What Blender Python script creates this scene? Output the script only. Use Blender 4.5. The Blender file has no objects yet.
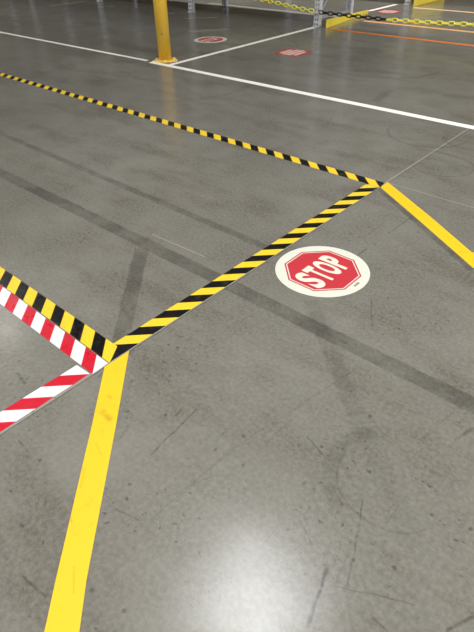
import bpy, bmesh, math, random
from mathutils import Vector, Matrix
random.seed(7)
C = bpy.context.scene.collection
S = 1.5                      # camera height in metres; floor plan below is in camera heights

# ------------------------------------------------------------------ camera
F_PX, PITCH, ROLL, YAW = 517.404, 0.660600, -0.0262304, -0.739031
fw = Vector((math.sin(YAW)*math.cos(PITCH), math.cos(YAW)*math.cos(PITCH), -math.sin(PITCH)))
rt = Vector((math.cos(YAW), -math.sin(YAW), 0))
up = rt.cross(fw)
r2 = math.cos(ROLL)*rt + math.sin(ROLL)*up
u2 = -math.sin(ROLL)*rt + math.cos(ROLL)*up
cam = bpy.data.cameras.new('camera'); cam_o = bpy.data.objects.new('camera', cam); C.objects.link(cam_o)
cam.sensor_fit = 'VERTICAL'; cam.sensor_height = 24; cam.sensor_width = 18
cam.lens = F_PX*24/632; cam.clip_end = 200
m3 = Matrix((r2, u2, -fw)).transposed()
cam_o.matrix_world = Matrix.Translation((0, 0, S)) @ m3.to_4x4()
bpy.context.scene.camera = cam_o

# ------------------------------------------------------------------ light
w = bpy.data.worlds.new('hall'); bpy.context.scene.world = w; w.use_nodes = True
w.node_tree.nodes['Background'].inputs[0].default_value = (0.93, 0.95, 1.0, 1)
w.node_tree.nodes['Background'].inputs[1].default_value = 0.36
def lamp(x, y, z, e, sx, sy, col=(1, 0.975, 0.93)):
    l = bpy.data.lights.new('bay_and_fill_light', 'AREA'); l.shape = 'RECTANGLE'; l.size = sx; l.size_y = sy
    l.energy = e; l.color = col
    o = bpy.data.objects.new('bay_and_fill_light', l); C.objects.link(o); o.location = (x, y, z)
    return o
lamp(-2.35, 2.75, 7.0, 180, 1.6, 1.6, (.97, .985, 1))      # the one mirrored at the bottom of the picture
lamp(-12.4, 3.6, 7.0, 80, 1.3, 1.3)
for lx, ly, le in ((-2.4, -4.0, 460), (4.0, 2.0, 640), (-9.5, -5.5, 320), (5.0, 9.0, 760), (5.5, -7.0, 350), (4.5, 16.5, 600), (-16.5, -4.5, 420), (-21, 3.0, 420)):  # added lamps for general light, kept out of the floor's mirrored view
    lamp(lx, ly, 7.0, le, 1.6, 1.6)
for lx in (-7.5, -12.5): lamp(lx, 10.35, 7.0, 420, 1.6, .6)       # added lamps brightening the aisle behind the front rack
vs = bpy.context.scene.view_settings
vs.view_transform = 'Standard'; vs.look = 'None'; vs.gamma = 1; vs.use_curve_mapping = False
vs.exposure = -0.05

# ------------------------------------------------------------------ helpers
def srgb(r, g, b):
    f = lambda c: (c/255/12.92) if c/255 <= .04045 else ((c/255+.055)/1.055)**2.4
    return (f(r), f(g), f(b), 1)

class NT:
    """tiny node builder"""
    def __init__(s, name):
        s.m = bpy.data.materials.new(name); s.m.use_nodes = True
        s.t = s.m.node_tree; s.b = s.t.nodes['Principled BSDF']
    def n(s, kind, **kw):
        nd = s.t.nodes.new(kind)
        for k, v in kw.items(): setattr(nd, k, v)
        return nd
    def put(s, sock, v):
        if hasattr(v, 'is_output'): s.t.links.new(v, sock)
        else: sock.default_value = v
    def math(s, op, a, b=None, c=None):
        nd = s.n('ShaderNodeMath', operation=op)
        for i, v in enumerate((a, b, c)):
            if v is not None: s.put(nd.inputs[i], v)
        return nd.outputs[0]
    def vec(s, op, a, b=None):
        nd = s.n('ShaderNodeVectorMath', operation=op)
        s.put(nd.inputs[0], a)
        if b is not None: s.put(nd.inputs[1], b)
        return nd.outputs['Value'] if op in ('DOT_PRODUCT', 'LENGTH', 'DISTANCE') else nd.outputs[0]
    def smooth(s, v, a, b, lo=0.0, hi=1.0, mode='SMOOTHSTEP'):
        nd = s.n('ShaderNodeMapRange', interpolation_type=mode)
        for i, x in enumerate((v, a, b, lo, hi)): s.put(nd.inputs[i], x)
        return nd.outputs[0]
    def noise(s, co, scale, detail=4, rough=.55):
        nd = s.n('ShaderNodeTexNoise'); s.put(nd.inputs['Vector'], co)
        nd.inputs['Scale'].default_value = scale; nd.inputs['Detail'].default_value = detail
        nd.inputs['Roughness'].default_value = rough
        return nd.outputs['Fac']
    def mix(s, f, a, b, mode='MIX'):
        nd = s.n('ShaderNodeMix', data_type='RGBA', blend_type=mode)
        s.put(nd.inputs[0], f); s.put(nd.inputs[6], a); s.put(nd.inputs[7], b)
        return nd.outputs[2]
    def bump(s, h, strength, dist):
        nd = s.n('ShaderNodeBump'); nd.inputs['Strength'].default_value = strength
        nd.inputs['Distance'].default_value = dist; s.put(nd.inputs['Height'], h)
        s.t.links.new(nd.outputs[0], s.b.inputs['Normal'])

def plain(name, col, rough=.5, metal=0.0, vary=.12, scale=8, dirt=None, coat=0):
    k = NT(name); co = k.n('ShaderNodeTexCoord').outputs['Object']
    n = k.noise(co, scale, 5)
    d = dirt or tuple(c*(1-vary*2.2) for c in col[:3])+(1,)
    f = k.smooth(n, .42, .75, 0, vary*4 if dirt else 1)
    k.put(k.b.inputs['Base Color'], k.mix(f, col, d))
    k.put(k.b.inputs['Roughness'], k.smooth(n, .2, .8, rough*.85, min(1, rough*1.2)))
    k.b.inputs['Metallic'].default_value = metal
    k.b.inputs['Coat Weight'].default_value = coat
    return k.m

def new_obj(name, bm, mat, parent=None, smooth=False):
    me = bpy.data.meshes.new(name); bm.normal_update(); bm.to_mesh(me); bm.free()
    for m in (mat if isinstance(mat, (list, tuple)) else [mat]): me.materials.append(m)
    if smooth:
        for p in me.polygons: p.use_smooth = True
    o = bpy.data.objects.new(name, me); C.objects.link(o)
    if parent: o.parent = parent
    return o
def tag(o, label, cat, group=None):
    o['label'] = label; o['category'] = cat
    if group: o['group'] = group
    return o
def thing(name, label, cat, loc=(0, 0, 0), rz=0, group=None):
    o = bpy.data.objects.new(name, None); C.objects.link(o); o.location = loc
    o.rotation_euler = (0, 0, rz); o.empty_display_size = .1
    return tag(o, label, cat, group)
def copy_tree(o, parent=None):
    c = o.copy(); C.objects.link(c); c.parent = parent
    for ch in list(o.children): copy_tree(ch, c)
    return c
def add_box(bm, x0, x1, y0, y1, z0, z1, M=None):
    vs_ = [bm.verts.new((x, y, z)) for x in (x0, x1) for y in (y0, y1) for z in (z0, z1)]
    for f in ((0, 1, 3, 2), (4, 6, 7, 5), (0, 4, 5, 1), (2, 3, 7, 6), (0, 2, 6, 4), (1, 5, 7, 3)):
        bm.faces.new([vs_[i] for i in f])
    if M: bmesh.ops.transform(bm, matrix=M, verts=vs_)
    return vs_
def prism(bm, pts, z0, z1):
    a = [bm.verts.new((x, y, z0)) for x, y in pts]; b = [bm.verts.new((x, y, z1)) for x, y in pts]
    bm.faces.new(list(reversed(a))); bm.faces.new(b)
    n = len(pts)
    for i in range(n): bm.faces.new((a[i], a[(i+1) % n], b[(i+1) % n], b[i]))
def ngon(n, r, ph=0, cx=0, cy=0): return [(cx+r*math.cos(ph+2*math.pi*i/n), cy+r*math.sin(ph+2*math.pi*i/n)) for i in range(n)]
def bar(bm, a, b, wx, wy):
    a, b = Vector(a), Vector(b); d = b-a
    q = d.to_track_quat('Z', 'Y')
    M = Matrix.Translation(a) @ q.to_matrix().to_4x4()
    add_box(bm, -wx/2, wx/2, -wy/2, wy/2, 0, d.length, M)
def lathe(bm, prof, n=48):
    rings = [[bm.verts.new((r*math.cos(2*math.pi*i/n), r*math.sin(2*math.pi*i/n), z)) for i in range(n)] for r, z in prof]
    for a, b in zip(rings, rings[1:]):
        for i in range(n): bm.faces.new((a[i], a[(i+1) % n], b[(i+1) % n], b[i]))
    bm.faces.new(list(reversed(rings[0]))); bm.faces.new(rings[-1])

# ------------------------------------------------------------------ floor: polished concrete
def seg_group():
    g = bpy.data.node_groups.new('mark_segment', 'ShaderNodeTree')
    for nm, ty in (('P', 'NodeSocketVector'), ('M', 'NodeSocketVector'), ('D', 'NodeSocketVector'), ('N', 'NodeSocketVector'),
                   ('HL', 'NodeSocketFloat'), ('HW', 'NodeSocketFloat'), ('Soft', 'NodeSocketFloat')):
        g.interface.new_socket(nm, in_out='INPUT', socket_type=ty)
    g.interface.new_socket('Mask', in_out='OUTPUT', socket_type='NodeSocketFloat')
    gi = g.nodes.new('NodeGroupInput'); go = g.nodes.new('NodeGroupOutput'); L = g.links.new
    sub = g.nodes.new('ShaderNodeVectorMath'); sub.operation = 'SUBTRACT'; L(gi.outputs['P'], sub.inputs[0]); L(gi.outputs['M'], sub.inputs[1])
    outs = []
    for dn, hn in (('D', 'HL'), ('N', 'HW')):
        dt = g.nodes.new('ShaderNodeVectorMath'); dt.operation = 'DOT_PRODUCT'; L(sub.outputs[0], dt.inputs[0]); L(gi.outputs[dn], dt.inputs[1])
        ab = g.nodes.new('ShaderNodeMath'); ab.operation = 'ABSOLUTE'; L(dt.outputs['Value'], ab.inputs[0])
        hi = g.nodes.new('ShaderNodeMath'); hi.operation = 'ADD'; L(gi.outputs[hn], hi.inputs[0]); L(gi.outputs['Soft'], hi.inputs[1])
        lo = g.nodes.new('ShaderNodeMath'); lo.operation = 'SUBTRACT'; L(gi.outputs[hn], lo.inputs[0]); L(gi.outputs['Soft'], lo.inputs[1])
        mr = g.nodes.new('ShaderNodeMapRange'); mr.interpolation_type = 'SMOOTHSTEP'
        L(ab.outputs[0], mr.inputs[0]); L(lo.outputs[0], mr.inputs[1]); L(hi.outputs[0], mr.inputs[2])
        mr.inputs[3].default_value = 1; mr.inputs[4].default_value = 0; outs.append(mr.outputs[0])
    mu = g.nodes.new('ShaderNodeMath'); mu.operation = 'MULTIPLY'; L(outs[0], mu.inputs[0]); L(outs[1], mu.inputs[1])
    L(mu.outputs[0], go.inputs[0])
    return g
SEG = seg_group()

def concrete():
    k = NT('polished_concrete')
    pos = k.n('ShaderNodeNewGeometry').outputs['Position']
    P = k.vec('MULTIPLY', pos, (1/S, 1/S, 0.0))
    wob = k.n('ShaderNodeTexNoise'); k.put(wob.inputs['Vector'], P); wob.inputs['Scale'].default_value = 18; wob.inputs['Detail'].default_value = 4
    wv = k.vec('MULTIPLY', k.vec('SUBTRACT', wob.outputs['Color'], (.5, .5, .5)), (.012, .012, 0))
    PW = k.vec('ADD', P, wv)
    def seg(x0, y0, x1, y1, hw, soft, wobble=True):
        L = math.hypot(x1-x0, y1-y0); dx, dy = (x1-x0)/L, (y1-y0)/L
        nd = k.n('ShaderNodeGroup'); nd.node_tree = SEG
        k.put(nd.inputs['P'], PW if wobble else P)
        nd.inputs['M'].default_value = ((x0+x1)/2, (y0+y1)/2, 0); nd.inputs['D'].default_value = (dx, dy, 0); nd.inputs['N'].default_value = (-dy, dx, 0)
        nd.inputs['HL'].default_value = L/2; nd.inputs['HW'].default_value = hw; nd.inputs['Soft'].default_value = soft
        return nd.outputs[0]
    def arc(cx, cy, r, hw, soft, ang=None, half=None):
        d = k.vec('SUBTRACT', PW, (cx, cy, 0)); ln = k.vec('LENGTH', d)
        m = k.smooth(k.math('ABSOLUTE', k.math('SUBTRACT', ln, r)), hw-soft, hw+soft, 1, 0)
        if ang is not None:
            c = k.math('DIVIDE', k.vec('DOT_PRODUCT', d, (math.cos(ang), math.sin(ang), 0)), ln)
            m = k.math('MULTIPLY', m, k.smooth(c, math.cos(half), math.cos(half*.6), 0, 1))
        return m
    keep = None
    def acc(keep, m, s):
        t = k.math('SUBTRACT', 1.0, k.math('MULTIPLY', m, s))
        return t if keep is None else k.math('MULTIPLY', keep, t)
    # breakup for rubbed marks
    brk = k.smooth(k.noise(P, 60, 5, .7), .35, .62, .35, 1)
    brk2 = k.smooth(k.noise(P, 9, 4, .6), .3, .65, .45, 1)
    # ghosts of lifted tape, broad rubbed bands and other dark bands
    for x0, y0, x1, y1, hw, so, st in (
        (-6.2, 1.072, -1.03, 1.066, .030, .005, .44), (-1.0, 1.064, 1.5, 1.052, .029, .003, .42),
        (-5.0, 1.41, -1.06, 1.34, .018, .006, .34), (-1.425, 1.035, -1.02, .60, .026, .004, .38),
        (-.74, 1.168, -.37, .842, .024, .008, .20), (-.38, .85, -.10, .62, .022, .014, .10),
        (-1.0, 2.075, -.41, 1.675, .013, .005, .40), (-.99, .64, -.98, .50, .004, .002, .3),  # first: dark band along the lower edge of the far yellow tape
        (-1.16, 2.7, -.3, 2.2, .02, .015, .08), (-2.45, 4.5, -2.35, 3.9, .16, .15, .22),
        (-1.75, 3.6, -1.70, 3.28, .03, .01, .22), (-3.1, 2.6, -1.5, 2.4, .04, .03, .10)):
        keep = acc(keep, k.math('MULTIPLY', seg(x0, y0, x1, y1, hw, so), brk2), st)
    # scratches and heel marks
    for x0, y0, x1, y1, hw, st in (
        (-0.209,0.471,-0.177,0.356,0.0035,0.75),(-0.235,0.646,-0.208,0.581,0.002,0.45),(-0.204,0.573,-0.162,0.465,0.002,0.4),(-0.179,0.450,-0.051,0.516,0.0016,0.35),
        (-0.099,0.446,-0.066,0.444,0.002,0.4),(0.037,0.568,0.010,0.510,0.003,0.5),(-0.424,0.705,-0.360,0.683,0.002,0.45),(-0.588,1.294,-0.511,1.165,0.002,0.45),
        (-0.456,0.983,-0.532,0.582,0.002,0.22),(-0.691,0.596,-0.670,0.422,0.002,0.5),(-0.718,0.569,-0.714,0.541,0.003,0.5),(-0.641,0.275,-0.557,0.299,0.002,0.35),
        (-0.645,0.074,-0.572,0.083,0.002,0.4),(-0.753,1.911,-0.760,1.731,0.003,0.4),(-0.764,1.451,-0.767,1.576,0.003,0.5),(-0.532,0.582,-0.546,0.311,0.003,0.15),
        (-0.956,0.243,-0.885,0.239,0.002,0.35),(-1.167,0.362,-1.111,0.354,0.004,0.5),(-0.308,0.516,-0.258,0.488,0.002,0.3),(-0.203,0.549,-0.179,0.453,0.002,0.2),
        (-0.213,0.870,-0.173,1.096,0.002,0.15),(-0.150,0.924,-0.130,0.988,0.004,0.4),(-0.509,0.505,-0.565,0.356,0.002,0.18),(-0.779,0.448,-0.764,0.399,0.002,0.25),
        (-0.334,0.710,-0.280,0.667,0.006,0.2),(-0.858,0.777,-0.754,0.836,0.002,0.2)):
        keep = acc(keep, k.math('MULTIPLY', seg(x0, y0, x1, y1, hw, hw*.8), brk), min(1, st*.9))
    # tyre turns
    D = math.radians
    for cx, cy, r, hw, so, st, an, ha in (
        (-.207, .723, .120, .0025, .002, .2, D(-100), D(95)), (-.207, .723, .138, .017, .012, .22, D(190), D(75)),
        (-.214, .697, .155, .004, .004, .12, D(-100), D(70)), (-.894, 2.516, .147, .004, .003, .25, D(-60), D(110)),
        (-.955, 2.345, .32, .010, .006, .22, D(80), D(45)), (-1.15, 2.9, .22, .010, .008, .20, D(-90), D(120)),
        (-.9, 2.95, .16, .012, .008, .16, D(-100), D(100)), (-2.64, 2.416, .99, .008, .006, .10, D(-3), D(40)),
        (-2.2, 4.3, .5, .02, .015, .18, D(-60), D(80)), (-3.2, 2.9, .6, .03, .02, .12, D(-20), D(60))):
        keep = acc(keep, k.math('MULTIPLY', arc(cx, cy, r, hw, so, an, ha), brk2), st)
    # spots
    for x, y in ((-0.341,0.859),(-0.901,0.441),(-0.487,0.542),(-0.677,1.809),(-0.520,0.145),(-0.736,0.527),(-0.689,0.250),(-0.445,0.163),(-0.857,0.243),(-0.565,0.531),(-0.106,0.705),(-.93,.72)):
        m = k.smooth(k.vec('DISTANCE', PW, (x, y, 0)), .002, .007, 1, 0)
        keep = acc(keep, m, .4)
    sp = k.math('MULTIPLY', k.smooth(k.noise(P, 75, 2, .4), .64, .72, 0, 1), k.smooth(k.noise(P, 5, 3), .45, .6, .2, 1))
    keep = acc(keep, sp, .45)
    # fine random scratches: stretched noise in two directions
    for rot, sc in ((.5, (90, 3, 1)), (2.1, (110, 4, 1)), (1.2, (100, 3, 1))):
        mp = k.n('ShaderNodeMapping'); k.put(mp.inputs['Vector'], P); mp.inputs['Rotation'].default_value = (0, 0, rot); mp.inputs['Scale'].default_value = sc
        keep = acc(keep, k.smooth(k.noise(mp.outputs[0], 1, 2, .5), .70, .80, 0, 1), .22)
    # tone of the slab
    big = k.noise(P, 1.1, 5, .6); mid = k.noise(P, 5, 6, .62); fine = k.noise(P, 90, 4, .7)
    mp = k.n('ShaderNodeMapping'); k.put(mp.inputs['Vector'], P); mp.inputs['Scale'].default_value = (.9, 2.6, 1)
    swirl = k.noise(mp.outputs[0], 1.6, 6, .65)
    base = k.mix(k.smooth(big, .3, .7), srgb(103, 102, 96), srgb(120, 119, 113))
    base = k.mix(k.smooth(mid, .3, .72, 0, .55), base, srgb(91, 89, 83))
    base = k.mix(k.smooth(swirl, .46, .7, 0, .6), base, srgb(78, 73, 64))
    base = k.mix(k.smooth(fine, .35, .7, 0, .38), base, srgb(140, 137, 129))
    # pale scuffs and bands, a painted light reflection, and the joint filler
    pale = k.math('MAXIMUM', k.math('MULTIPLY', seg(-7.80, 4.70, -7.80, 5.35, .022, .01), .75), k.math('MULTIPLY', seg(-7.1, 5.08, -6.95, 5.22, .03, .02), .4))  # second segment paints a light reflection into the floor colour
    for a in ((-6.0, 6.16, -3.7, 6.12, .04, .03, .55), (-1.479, 1.133, -1.193, 1.142, .0025, .002, .25), (-4.6, 4.4, -4.35, 4.75, .05, .03, .25),  # first: pale band on the floor behind the front rack
              (-5.3, 5.0, -5.0, 5.28, .03, .02, .35), (-6.0, 5.1, -5.7, 5.2, .03, .02, .3)):
        pale = k.math('MAXIMUM', pale, k.math('MULTIPLY', seg(*a[:4], a[4], a[5]), a[6]))
    base = k.mix(pale, base, srgb(196, 192, 180))
    jm = k.math('MAXIMUM', seg(-1.004, -1, -1.006, 9, .0048, .0015, False), seg(-1.0, 2.155, 3, 2.105, .0035, .0015, False))
    joint = k.mix(jm, base, srgb(140, 137, 130))
    js = k.math('MAXIMUM', seg(-.9965, -1, -.9985, 9, .002, .001, False), seg(-1.0, 2.149, 3, 2.100, .0016, .001, False))
    keep = acc(keep, js, .35)
    keep_c = k.smooth(keep, 0, 1, .0, 1, 'LINEAR')
    dk = k.n('ShaderNodeCombineColor'); 
    for i in range(3): k.put(dk.inputs[i], keep_c)
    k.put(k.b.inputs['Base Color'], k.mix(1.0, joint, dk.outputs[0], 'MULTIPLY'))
    r = k.smooth(mid, .3, .7, .185, .255)
    k.put(k.b.inputs['Roughness'], r)
    k.b.inputs['Specular IOR Level'].default_value = .5
    k.bump(k.math('ADD', k.math('MULTIPLY', fine, .6), k.noise(P, 24, 4, .6)), .09, .004)
    return k.m
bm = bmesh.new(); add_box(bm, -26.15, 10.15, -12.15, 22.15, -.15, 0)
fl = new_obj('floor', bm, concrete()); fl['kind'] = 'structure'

WALL = plain('painted_block', srgb(150, 145, 132), .8, 0, .06, 2); CEIL = plain('ceiling_deck', srgb(205, 202, 192), .85, 0, .05, 1)
for nm, b_, m_ in (('wall_left', (-26.15, -26, -12, 22, 0, 8), WALL), ('wall_right', (10, 10.15, -12, 22, 0, 8), WALL),
                   ('wall_back', (-26.15, 10.15, 22, 22.15, 0, 8), WALL), ('wall_front', (-26.15, 10.15, -12.15, -12, 0, 8), WALL),
                   ('ceiling', (-26.15, 10.15, -12.15, 22.15, 8, 8.15), CEIL)):
    bm = bmesh.new(); add_box(bm, *b_); new_obj(nm, bm, m_)['kind'] = 'structure'

# ------------------------------------------------------------------ tapes
def stripes(name, c1, c2, sign, offset, half, rough=.33, dirt=.25, end_black=None):
    """diagonal stripes printed on the tape: period 2*half along x, lines x + sign*y = const (camera heights)"""
    k = NT(name); pos = k.n('ShaderNodeTexCoord').outputs['Object']
    P = k.vec('MULTIPLY', pos, (1/S, 1/S, 0.0))
    t = k.vec('DOT_PRODUCT', P, (1.0, float(sign), 0))
    fr = k.math('FRACT', k.math('DIVIDE', k.math('SUBTRACT', t, offset), 2*half))
    m = k.smooth(k.math('ABSOLUTE', k.math('SUBTRACT', fr, .5)), .24, .26, 1, 0)     # c1 inside the middle half
    if end_black is not None: m = k.math('MULTIPLY', m, k.smooth(t, end_black, end_black+.001, 1, 0))
    n = k.noise(P, 40, 5, .65); n2 = k.noise(P, 7, 4)
    col = k.mix(m, c2, c1)
    scuff = k.math('MULTIPLY', k.smooth(n, .52, .7), k.smooth(n2, .4, .62))
    col = k.mix(k.math('MULTIPLY', scuff, dirt), col, srgb(120, 112, 98))
    k.put(k.b.inputs['Base Color'], col)
    k.put(k.b.inputs['Roughness'], k.smooth(n, .3, .7, rough, rough+.15))
    k.b.inputs['Specular IOR Level'].default_value = .32
    k.bump(k.noise(P, 12, 3), .12, .01)
    return k.m
YEL, BLK = srgb(224, 192, 48), srgb(9, 9, 10)
RED, WHT = srgb(188, 24, 46), srgb(215, 215, 222)
def solid_tape(name, col, dirt=.3, rough=.38, marks=()):
    k = NT(name); pos = k.n('ShaderNodeTexCoord').outputs['Object']; P = k.vec('MULTIPLY', pos, (1/S, 1/S, 0.0))
    n = k.noise(P, 30, 5, .65); n2 = k.noise(P, 5, 4)
    f = k.math('MULTIPLY', k.math('MULTIPLY', k.smooth(n, .5, .7), k.smooth(n2, .42, .62)), dirt)
    for x0, y0, x1, y1, hw, st in marks:
        L = math.hypot(x1-x0, y1-y0); dx, dy = (x1-x0)/L, (y1-y0)/L
        nd = k.n('ShaderNodeGroup'); nd.node_tree = SEG; k.put(nd.inputs['P'], P)
        nd.inputs['M'].default_value = ((x0+x1)/2, (y0+y1)/2, 0); nd.inputs['D'].default_value = (dx, dy, 0); nd.inputs['N'].default_value = (-dy, dx, 0)
        nd.inputs['HL'].default_value = L/2; nd.inputs['HW'].default_value = hw; nd.inputs['Soft'].default_value = hw*.8
        f = k.math('MAXIMUM', f, k.math('MULTIPLY', k.math('MULTIPLY', nd.outputs[0], st), k.smooth(n, .3, .6, .3, 1)))
    k.put(k.b.inputs['Base Color'], k.mix(f, col, tuple(c*.45 for c in col[:3])+(1,)))
    k.put(k.b.inputs['Roughness'], k.smooth(n, .3, .7, rough, rough+.15))
    k.bump(k.noise(P, 10, 3), .1, .01)
    return k.m
def tape(name, pts, mat, z0, th, label, cat, group=None):
    """pts: outline on the floor in camera heights, counter-clockwise seen from above"""
    bm = bmesh.new(); prism(bm, [(x*S, y*S) for x, y in pts], z0, z0+th)
    bmesh.ops.recalc_face_normals(bm, faces=bm.faces)
    o = new_obj(name, bm, mat); return tag(o, label, cat, group)
def subdiv_line(a, b, n, jit):
    return [(a[0]+(b[0]-a[0])*i/n+random.uniform(-jit, jit)*(0 < i < n), a[1]+(b[1]-a[1])*i/n+random.uniform(-jit, jit)*(0 < i < n)) for i in range(n+1)]
def strip(A0, A1, B1, B0, n=10, jit=.0006):
    return subdiv_line(A0, A1, n, jit)+subdiv_line(B1, B0, n, jit)
T = .0006
# fract((t-off)/(2h)) in .25..0.75 -> c1 ; so a c1 stripe begins at off+h/2
hA = .0549; hB = .0545; hC = .0537; hD = .0535; hE = .0558
# far line: yellow spans x+y in [.9225,.975]
mA = stripes('hazard_tape_far', YEL, BLK, +1, .9235-hA/2, hA)
mB = stripes('hazard_tape_across', YEL, BLK, -1, (-1.0046-.664-.0535)-hB/2, hB, end_black=-1.655)
tape('hazard_tape', strip((-1.0075, 2.1455), (-4.9, 2.163), (-4.9, 2.105), (-.998, 2.087), 14), mA, .0002, T,
     'long yellow and black hazard tape behind the large stop marker, running off the left edge', 'floor tape')
tape('hazard_tape', strip((-1.0035, .558), (-1.0030, 2.083), (-1.0655, 2.086), (-1.0600, .558), 14), mB, .0003, T,
     'yellow and black hazard tape beside the large stop marker, joining the two left-running hazard tapes', 'floor tape')
mC = stripes('hazard_tape_near', YEL, BLK, +1, -.480-hC/2, hC, .24, .35)
tape('hazard_tape', strip((-1.0405, .6148), (-2.6, .618), (-2.6, .564), (-1.0005, .5555), 10), mC, .0012, T,
     'short yellow and black hazard tape laid edge to edge with red and white tape', 'floor tape')
mD = stripes('barrier_tape_edge', RED, WHT, +1, -.5575-hD/2, hD, .24, .3)
tape('barrier_tape', strip((-1.0035, .5525), (-2.6, .559), (-2.6, .501), (-1.0005, .497), 10), mD, .0003, T,
     'red and white striped tape touching the yellow and black tape on its upper side', 'floor tape')
mE = stripes('barrier_tape_cross', RED, WHT, -1, -1.387+.0558*0-hE/2+.0558*0, hE, .26, .3)
tape('barrier_tape', strip((-1.0070, .10), (-1.0085, .4925), (-1.0655, .4900), (-1.0690, .10), 8), mE, .0003, T,
     'lower red and white striped tape standing alone on grey concrete at the left edge', 'floor tape')
YT = solid_tape('yellow_tape', srgb(222, 185, 28), .35, .38, ((-.872,.430,-.825,.427,.008,.6),(-.903,.474,-.884,.474,.005,.5),(-.585,.150,-.540,.118,.0018,.4),(-.700,.215,-.665,.200,.002,.5),(-.76,.30,-.72,.26,.003,.3),(-.80,.36,-.76,.345,.002,.3)))
tape('yellow_tape', [(-.9985, .6245), (-.9985, .5365), (-.85, .385), (-.5882, .1106), (-.40, -.081), (-.352, -.032), (-.5434, .1494), (-.80, .420)], YT, .0003, T,
     'plain yellow floor tape running from the hazard tape corner down to the bottom edge', 'floor tape')
tape('yellow_tape', [(-.9985, 2.162), (-.998, 2.090), (-.723, 1.905), (-.412, 1.690), (.10, 2.155), (.055, 2.205), (-.4560, 1.790), (-.6738, 1.945)], YT, .0003, T,
     'plain yellow floor tape from the far hazard tape corner to the right edge', 'floor tape')
WT = solid_tape('white_line', srgb(240, 240, 234), .25, .45)
tape('white_line', strip((-3.815, 3.134), (.8, 3.112), (.8, 3.170), (-3.815, 3.192), 12, .0012), WT, .0003, T,
     'long white floor line in front of the yellow bollard, running off to the right', 'floor line')
tape('white_line', strip((-3.885, 3.163), (-3.885, 3.203), (-8.5, 3.150), (-8.5, 3.103), 12, .0012), WT, .0003, T,
     'thinner white floor line left of the yellow bollard, reaching the left edge', 'floor line')
tape('white_line', strip((-3.575, 3.194), (-3.598, 5.36), (-3.655, 5.36), (-3.625, 3.194), 8, .001), WT, .0003, T,
     'white floor line from the yellow bollard back to the rack upright', 'floor line')
tape('white_line', strip((-3.70, 6.70), (-3.69, 7.40), (-3.75, 7.40), (-3.76, 6.70), 6, .001), WT, .0003, T,
     'far white floor line beyond the yellow rack guard, beside a red marker', 'floor line')
OT = solid_tape('orange_line', srgb(214, 120, 48), .5, .5); OL = solid_tape('pale_orange_line', srgb(222, 160, 96), .5, .5)
OP = solid_tape('peach_line', srgb(226, 186, 146), .4, .5)
tape('orange_line', strip((-3.44, 5.335), (.5, 5.325), (.5, 5.392), (-3.44, 5.402), 10, .001), OT, .0003, T, 'nearest and darkest orange floor line crossing below the chain', 'floor line')
tape('orange_line', strip((-3.40, 5.985), (.5, 5.985), (.5, 6.055), (-3.40, 6.055), 10, .001), OL, .0003, T, 'orange floor line just under the yellow chain, second from the camera', 'floor line')
tape('orange_line', strip((-3.40, 7.22), (.5, 7.215), (.5, 7.29), (-3.40, 7.295), 10, .001), OP, .0003, T, 'palest orange floor line above the yellow chain, farthest back', 'floor line')

# ------------------------------------------------------------------ floor markers
DW = solid_tape('marker_white', srgb(204, 207, 196), .12, .42)
DR = solid_tape('marker_red', srgb(180, 44, 56), .12, .42)
DL = solid_tape('marker_lettering', srgb(216, 208, 196), .08, .42)
DK = plain('marker_print', srgb(90, 78, 50), .5)
def text_mesh(txt, wx, wy, off=.035, shear=0):
    cu = bpy.data.curves.new('lettering', 'FONT'); cu.body = txt; cu.offset = off; cu.extrude = 0; cu.resolution_u = 5
    o = bpy.data.objects.new('lettering', cu); C.objects.link(o)
    bpy.context.view_layer.update()
    dg = bpy.context.evaluated_depsgraph_get(); me = bpy.data.meshes.new_from_object(o.evaluated_get(dg))
    bpy.data.objects.remove(o); bpy.data.curves.remove(cu)
    xs = [v.co.x for v in me.vertices]; ys = [v.co.y for v in me.vertices]
    x0, x1, y0, y1 = min(xs), max(xs), min(ys), max(ys)
    for v in me.vertices: v.co = ((v.co.x-x0)/(x1-x0)*wx, (v.co.y-y0)/(y1-y0)*wy, 0)
    return me
def stop_marker(x, y, label, rz=math.pi/2, print_mark=True):
    r = .1656*S
    t = thing('stop_marker', label, 'floor marker', (x*S, y*S, 0), rz, )
    bm = bmesh.new(); prism(bm, ngon(96, r), .0003, .0012); new_obj('backing_disc', bm, DW, t)
    bm = bmesh.new(); a = math.pi/8
    def ring(r0, r1, z):
        p, q = ngon(8, r0*S, a), ngon(8, r1*S, a)
        P_ = [bm.verts.new((*v, z)) for v in p]; Q = [bm.verts.new((*v, z)) for v in q]
        for i in range(8): bm.faces.new((Q[i], Q[(i+1) % 8], P_[(i+1) % 8], P_[i]))
    ring(.1320, .1378, .0014); new_obj('octagon_outline', bm, DR, t)
    bm = bmesh.new(); prism(bm, ngon(8, .1275*S, a), .0012, .0015); new_obj('octagon_panel', bm, DR, t)
    x0 = -.105*S
    wids = (.049, .042, .048, .041)
    bm = bmesh.new()
    for ch, wd in zip('STOP', wids):
        me = text_mesh(ch, wd*S, .117*S, .042)
        for v in me.vertices: v.co.x += x0; v.co.y -= .0635*S; v.co.z = .0018
        bm.from_mesh(me); bpy.data.meshes.remove(me)
        x0 += (wd+.0062)*S
    new_obj('lettering', bm, DL, t)
    if print_mark:
        bm = bmesh.new()
        for i in range(5):
            u = -.016*S+i*.0062*S; h = random.uniform(.007, .012)*S; v0 = -.1405*S
            prism(bm, [(u, v0-h/2), (u+.0036*S, v0-h/2), (u+.0036*S, v0+h/2), (u, v0+h/2)], .0012, .0016)
        new_obj('maker_mark', bm, DK, t)
    return t
stop_marker(-.811, 1.343, 'large white round floor marker with red octagon reading STOP in the foreground')
stop_marker(-4.085, 4.195, 'small distant round stop marker with white rim right of the bollard', print_mark=False)
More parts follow.
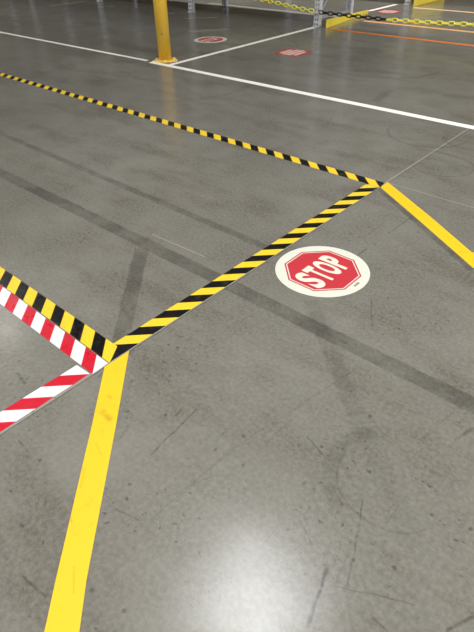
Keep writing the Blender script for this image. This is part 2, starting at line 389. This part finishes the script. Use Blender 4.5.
# square red notices with rows of white lettering too small to read
def notice(x, y, side, label):
    t = thing('floor_notice', label, 'floor marker', (x*S, y*S, 0), math.pi/2)
    h = side/2*S
    bm = bmesh.new(); prism(bm, [(-h, -h), (h, -h), (h, h), (-h, h)], .0003, .0012)
    new_obj('backing', bm, DR, t)
    row_y = (.6, .2, -.2, -.6)
    for ry, span in zip(row_y, (.66, .86, .86, .66)):
        bm = bmesh.new()
        u = -span*h
        while u < span*h-.01:
            wd = random.uniform(.022, .034)
            prism(bm, [(u, (ry-.14)*h), (u+wd, (ry-.14)*h), (u+wd, (ry+.14)*h), (u, (ry+.14)*h)], .0012, .0016)
            u += wd+.007
        new_obj('lettering_row', bm, DL, t)
notice(-3.045, 4.185, .26, 'square red floor notice with white lettering in front of the rack upright')
notice(-3.50, 6.79, .25, 'farthest red floor notice, seen just above the black chain')

# ------------------------------------------------------------------ bollard
BY = plain('bollard_yellow', srgb(236, 194, 66), .4, 0, .06, 5, dirt=srgb(214, 164, 48))
BW = plain('caulk', srgb(214, 206, 180), .7, 0, .2, 30)
t = thing('bollard', 'yellow steel bollard standing where the white floor lines meet', 'bollard', (-3.769*S, 3.292*S, 0))
bm = bmesh.new(); R_ = .0555*S
lathe(bm, [(R_, .012), (R_, 1.02), (R_*.94, 1.05), (R_*.75, 1.075), (R_*.4, 1.09), (.01, 1.094)], 56)
new_obj('post', bm, BY, t, True)
bm = bmesh.new(); lathe(bm, [(.148, 0.0004), (.146, .006), (.13, .010), (R_+.004, .012)], 56); new_obj('base_plate', bm, BY, t, True)
bm = bmesh.new()
for i in range(4):
    a = math.pi/4+i*math.pi/2
    vv = []
    n = 12
    for rr, z in ((.014, .009), (.014, .020), (.008, .028)):
        vv.append([bm.verts.new((.115*math.cos(a)+rr*math.cos(2*math.pi*j/n), .115*math.sin(a)+rr*math.sin(2*math.pi*j/n), z)) for j in range(n)])
    for A_, B_ in zip(vv, vv[1:]):
        for j in range(n): bm.faces.new((A_[j], A_[(j+1) % n], B_[(j+1) % n], B_[j]))
    bm.faces.new(vv[-1])
    new_obj('anchor_bolt', bm, BW, t) ; bm = bmesh.new()
bm.free()
RUST = plain('rust', srgb(120, 66, 26), .7)
for ang, z, rr in ((-.90, .315, .010), (-.55, .09, .006), (-1.15, .06, .005)):
    M = Matrix.Translation((R_*math.cos(ang), R_*math.sin(ang), z)) @ Matrix.Rotation(ang, 4, 'Z') @ Matrix.Rotation(math.pi/2, 4, 'Y')
    bm = bmesh.new(); bmesh.ops.create_cone(bm, cap_ends=True, segments=12, radius1=rr, radius2=rr*.8, depth=.002, matrix=M)
    new_obj('paint_chip', bm, RUST, t)
# worn white paint splashed round the foot
bm = bmesh.new(); pts = []
for i in range(40):
    a = 2*math.pi*i/40; r_ = .158+.022*math.sin(3*a+1)+random.uniform(-.008, .010); pts.append((r_*math.cos(a), r_*math.sin(a)))
prism(bm, pts, .0001, .0004); new_obj('foot_sealant', bm, BW, t)

# ------------------------------------------------------------------ pallet racking
GAL = plain('rack_steel', srgb(205, 208, 218), .42, .1, .1, 12)
GALD = plain('rack_brace_steel', srgb(165, 168, 174), .5, .15, .1, 12)
DECK = plain('deck_board', srgb(96, 84, 66), .8, 0, .2, 6)
CART = plain('carton', srgb(126, 100, 70), .85, 0, .15, 4)
def upright_bm(height, wx=.105, dy=.075):
    """channel post with two columns of real holes in its front face (front faces -y)"""
    bm = bmesh.new(); p = .07
    rows = int(height/p)
    xs = [-wx/2, -wx/2+.016, -wx/2+.042, wx/2-.042, wx/2-.016, wx/2]
    for r in range(rows):
        zs = [r*p, r*p+.018, r*p+.052, (r+1)*p]
        g = [[bm.verts.new((x, -dy/2, z)) for x in xs] for z in zs]
        for j in range(3):
            for i in range(5):
                if j == 1 and i in (1, 3): continue
                bm.faces.new((g[j][i], g[j][i+1], g[j+1][i+1], g[j+1][i]))
    bmesh.ops.remove_doubles(bm, verts=bm.verts, dist=1e-5)
    h = rows*p
    add_box(bm, -wx/2, -wx/2+.003, -dy/2+.0005, dy/2, 0, h); add_box(bm, wx/2-.003, wx/2, -dy/2+.0005, dy/2, 0, h)
    add_box(bm, -wx/2+.003, -wx/2+.02, dy/2-.003, dy/2, 0, h); add_box(bm, wx/2-.02, wx/2-.003, dy/2-.003, dy/2, 0, h)
    return bm
def frame(x, y, depth, label, H_=6.3, low=True):  # height raised out of view so upper decks screen the aisle lamps
    t = thing('rack_ladder', label, 'rack upright', (x*S, y*S, 0), 0)
    D_ = depth*S
    new_obj('post', upright_bm(H_), GAL, t)
    o = new_obj('post', upright_bm(H_), GAL, t); o.location = (0, D_, 0); o.rotation_euler = (0, 0, math.pi)
    for yy in (0, D_):
        bm = bmesh.new(); add_box(bm, -.07, .052, yy-.06, yy+.06, .0008, .007); new_obj('foot_plate', bm, GAL, t)
    z = .12; flip = False
    for zz in ((.12,) if low else ())+(1.15, 2.2, 3.2, 4.2, 5.2, 6.2):
        bm = bmesh.new(); bar(bm, (0, .03, zz), (0, D_-.03, zz), .032, .04); new_obj('brace', bm, GALD, t)
    for z0, z1 in ((.17, 1.1), (1.2, 2.15), (2.25, 3.15), (3.25, 4.15), (4.25, 5.15), (5.25, 6.15)):
        bm = bmesh.new(); a, b = ((0, .04, z0), (0, D_-.04, z1)) if not flip else ((0, D_-.04, z0), (0, .04, z1))
        bar(bm, a, b, .03, .03); new_obj('brace', bm, GALD, t); flip = not flip
    return t
def shelf(x0, x1, y, depth, z, label):
    """two beams and a board deck between two frames"""
    t = thing('rack_shelf', label, 'rack shelf', ((x0+x1)/2*S, y*S, z), 0, 'rack shelves above the frame of the picture')
    L_ = (x1-x0)*S-.11
    for yy in (0, depth*S):
        bm = bmesh.new(); add_box(bm, -L_/2, L_/2, yy-.03, yy+.03, -.10, 0); new_obj('beam', bm, GAL, t)
    bm = bmesh.new()
    n = 12
    for i in range(n):
        a = -L_/2+L_*i/n; add_box(bm, a+.004, a+L_/n-.004, -.03, depth*S+.03, .001, .024)
    new_obj('deck', bm, DECK, t)
    return t
XS = [-3.632, -5.60, -7.57, -9.54, -11.51]
FL = ['grey perforated rack frame at the end of the front rack, where the chains hang',
      'grey perforated rack frame behind the bollard, second from the chains',
      'rack frame beyond the top edge above the pale floor streaks, third from the chains',
      'rack frame beyond the top left corner, fourth from the chains', 'rack frame farthest left, fifth from the chains']
for x, l in zip(XS, FL): frame(x, 5.425, .645, l, low=x > -4)
k_ = 0
for z in (.50, 1.7, 2.9, 4.2, 5.6):  # unseen decks, upper ones added to block the aisle lamps' reflection
    for a, b in zip(XS[1:], XS[:-1]):
        shelf(a, b, 5.425, .645, z, 'steel rack shelf with board deck, above the top edge of the picture')
XB = [-3.60, -5.57]
frame(XB[0], 7.49, .6, 'rack frame at the end of the rear rack, behind the far yellow guard'); frame(XB[1], 7.49, .6, 'rack frame of the rear rack hidden above the top edge')
for z in (.50, 1.7, 2.9, 4.2, 5.6): shelf(XB[1], XB[0], 7.49, .6, z, 'steel rack shelf with board deck, above the top edge of the picture')

# yellow rack-end guards
GY = plain('guard_yellow', srgb(250, 226, 78), .42, 0, .04, 6)
def guard(pts, label):
    t = thing('rack_guard', label, 'rack guard', (pts[0][0]*S, pts[0][1]*S, 0))
    (ax, ay, az), (bx, by, bz) = pts
    d = Vector(((bx-ax)*S, (by-ay)*S, 0)); n = Vector((-d.y, d.x, 0)).normalized()*.012
    bm = bmesh.new(); v = []
    for s in (-1, 1):
        v.append([bm.verts.new(q) for q in (n*s+Vector((0, 0, .001)), d+n*s+Vector((0, 0, .001)), d+n*s+Vector((0, 0, bz*S)), n*s+Vector((0, 0, az*S)))])
    a, b = v
    bm.faces.new(a); bm.faces.new(list(reversed(b)))
    for i in range(4): bm.faces.new((a[i], a[(i+1) % 4], b[(i+1) % 4], b[i]))
    bmesh.ops.recalc_face_normals(bm, faces=bm.faces); new_obj('guard_board', bm, GY, t)
    bm = bmesh.new()
    un = n.normalized()
    for f in (.12,):
        c = d*f+un*.03; add_box(bm, c.x-.03, c.x+.03, c.y-.02, c.y+.02, .001, .008)
    new_obj('floor_bracket', bm, GAL, t)
guard([(-3.502, 5.41, .078), (-3.645, 6.53, .036)], 'low yellow rack guard beside the chained rack frame')
guard([(-3.45, 7.36, .24), (-3.45, 8.3, .24)], 'far yellow rack guard at the top edge beside the rear rack')

# ------------------------------------------------------------------ chains
CY = plain('chain_yellow', srgb(244, 236, 80), .42, 0, .05, 20)
CK = plain('chain_black', srgb(12, 11, 10), .65, 0, .05, 20)
def link_mesh(name, mat, L_=.112, W_=.064, r=.0092):
    bm = bmesh.new(); path = []
    hl = L_/2-W_/2
    for i in range(9): a = -math.pi/2+math.pi*i/8; path.append(Vector((hl+math.cos(a)*(W_/2-r), math.sin(a)*(W_/2-r), 0)))
    for i in range(9): a = math.pi/2+math.pi*i/8; path.append(Vector((-hl+math.cos(a)*(W_/2-r), math.sin(a)*(W_/2-r), 0)))
    n = len(path); rings = []
    for i, c in enumerate(path):
        tg = (path[(i+1) % n]-path[i-1]).normalized(); sd = Vector((-tg.y, tg.x, 0))
        rings.append([bm.verts.new(c+sd*r*math.cos(2*math.pi*j/8)+Vector((0, 0, 1))*r*math.sin(2*math.pi*j/8)) for j in range(8)])
    for i in range(n):
        A_, B_ = rings[i], rings[(i+1) % n]
        for j in range(8): bm.faces.new((A_[j], B_[j], B_[(j+1) % 8], A_[(j+1) % 8]))
    bmesh.ops.recalc_face_normals(bm, faces=bm.faces)
    me = bpy.data.meshes.new(name); bm.to_mesh(me); bm.free(); me.materials.append(mat)
    for p_ in me.polygons: p_.use_smooth = True
    return me
LKY, LKK = link_mesh('link', CY), link_mesh('link', CK)
PITCH_ = .0855
def chain(path, me, label, start=0):
    pts = [Vector((x*S, y*S, z*S)) for x, y, z in path]
    t = thing('chain', label, 'chain', pts[0])
    # walk along the polyline
    lens = [(b-a).length for a, b in zip(pts, pts[1:])]; tot = sum(lens); n = int(tot/PITCH_)
    def at(s):
        for (a, b), l in zip(zip(pts, pts[1:]), lens):
            if s <= l: return a+(b-a)*(s/l)
            s -= l
        return pts[-1]
    for i in range(n):
        a, b = at(i*PITCH_), at((i+1)*PITCH_); d = (b-a).normalized(); c = (a+b)/2
        o = bpy.data.objects.new('link', me); C.objects.link(o); o.parent = t
        side = Vector((0, 0, 1)) if (i+start) % 2 else Vector((0, -1, 0))
        zax = side-d*side.dot(d); zax.normalize(); yax = zax.cross(d)
        # alternate links: one lies flat, the next stands on edge, both a little tilted as they hang
        M = Matrix((d, yax, zax)).transposed().to_4x4() @ Matrix.Rotation(math.radians(12), 4, 'X')
        o.matrix_local = Matrix.Translation(c-pts[0]) @ M
    return at(n*PITCH_)
YC = 5.372
chain([(-3.66, YC, .152), (-3.858, YC, .166), (-4.067, YC, .188), (-4.28, YC, .207), (-4.46, YC, .222), (-5.0, YC, .25), (-5.56, YC, .30)], LKY,
      'yellow plastic chain hanging left from the end rack upright')
e = chain([(-3.585, YC, .146), (-3.2, YC, .141), (-2.80, YC, .139), (-2.77, YC, .139)], LKK, 'black plastic chain hanging in front of the low yellow guard')
chain([(-2.775, YC, .139), (-2.34, YC, .149), (-1.925, YC, .167), (-1.52, YC, .195)], LKY, 'yellow plastic chain continuing right from the black chain to the right edge', 1)
for x in (-3.622,):
    bm = bmesh.new(); add_box(bm, x*S-.06, x*S+.06, YC*S-.012, YC*S+.012, .139*S-.006, .139*S+.006)
    o = new_obj('chain_clip', bm, plain('clip_white', srgb(220, 218, 205), .5)); tag(o, 'small pale clip joining the chains on the front of the rack upright', 'clip')
t = thing('stanchion', 'yellow stanchion holding the chain end outside the right edge', 'stanchion', (-1.49*S, YC*S, 0))
bm = bmesh.new(); lathe(bm, [(.16, .0005), (.16, .02), (.05, .05), (.026, .06)], 32); new_obj('base', bm, CK, t, True)
bm = bmesh.new(); lathe(bm, [(.026, .06), (.026, .95), (.01, .97)], 24); new_obj('pole', bm, CY, t, True)
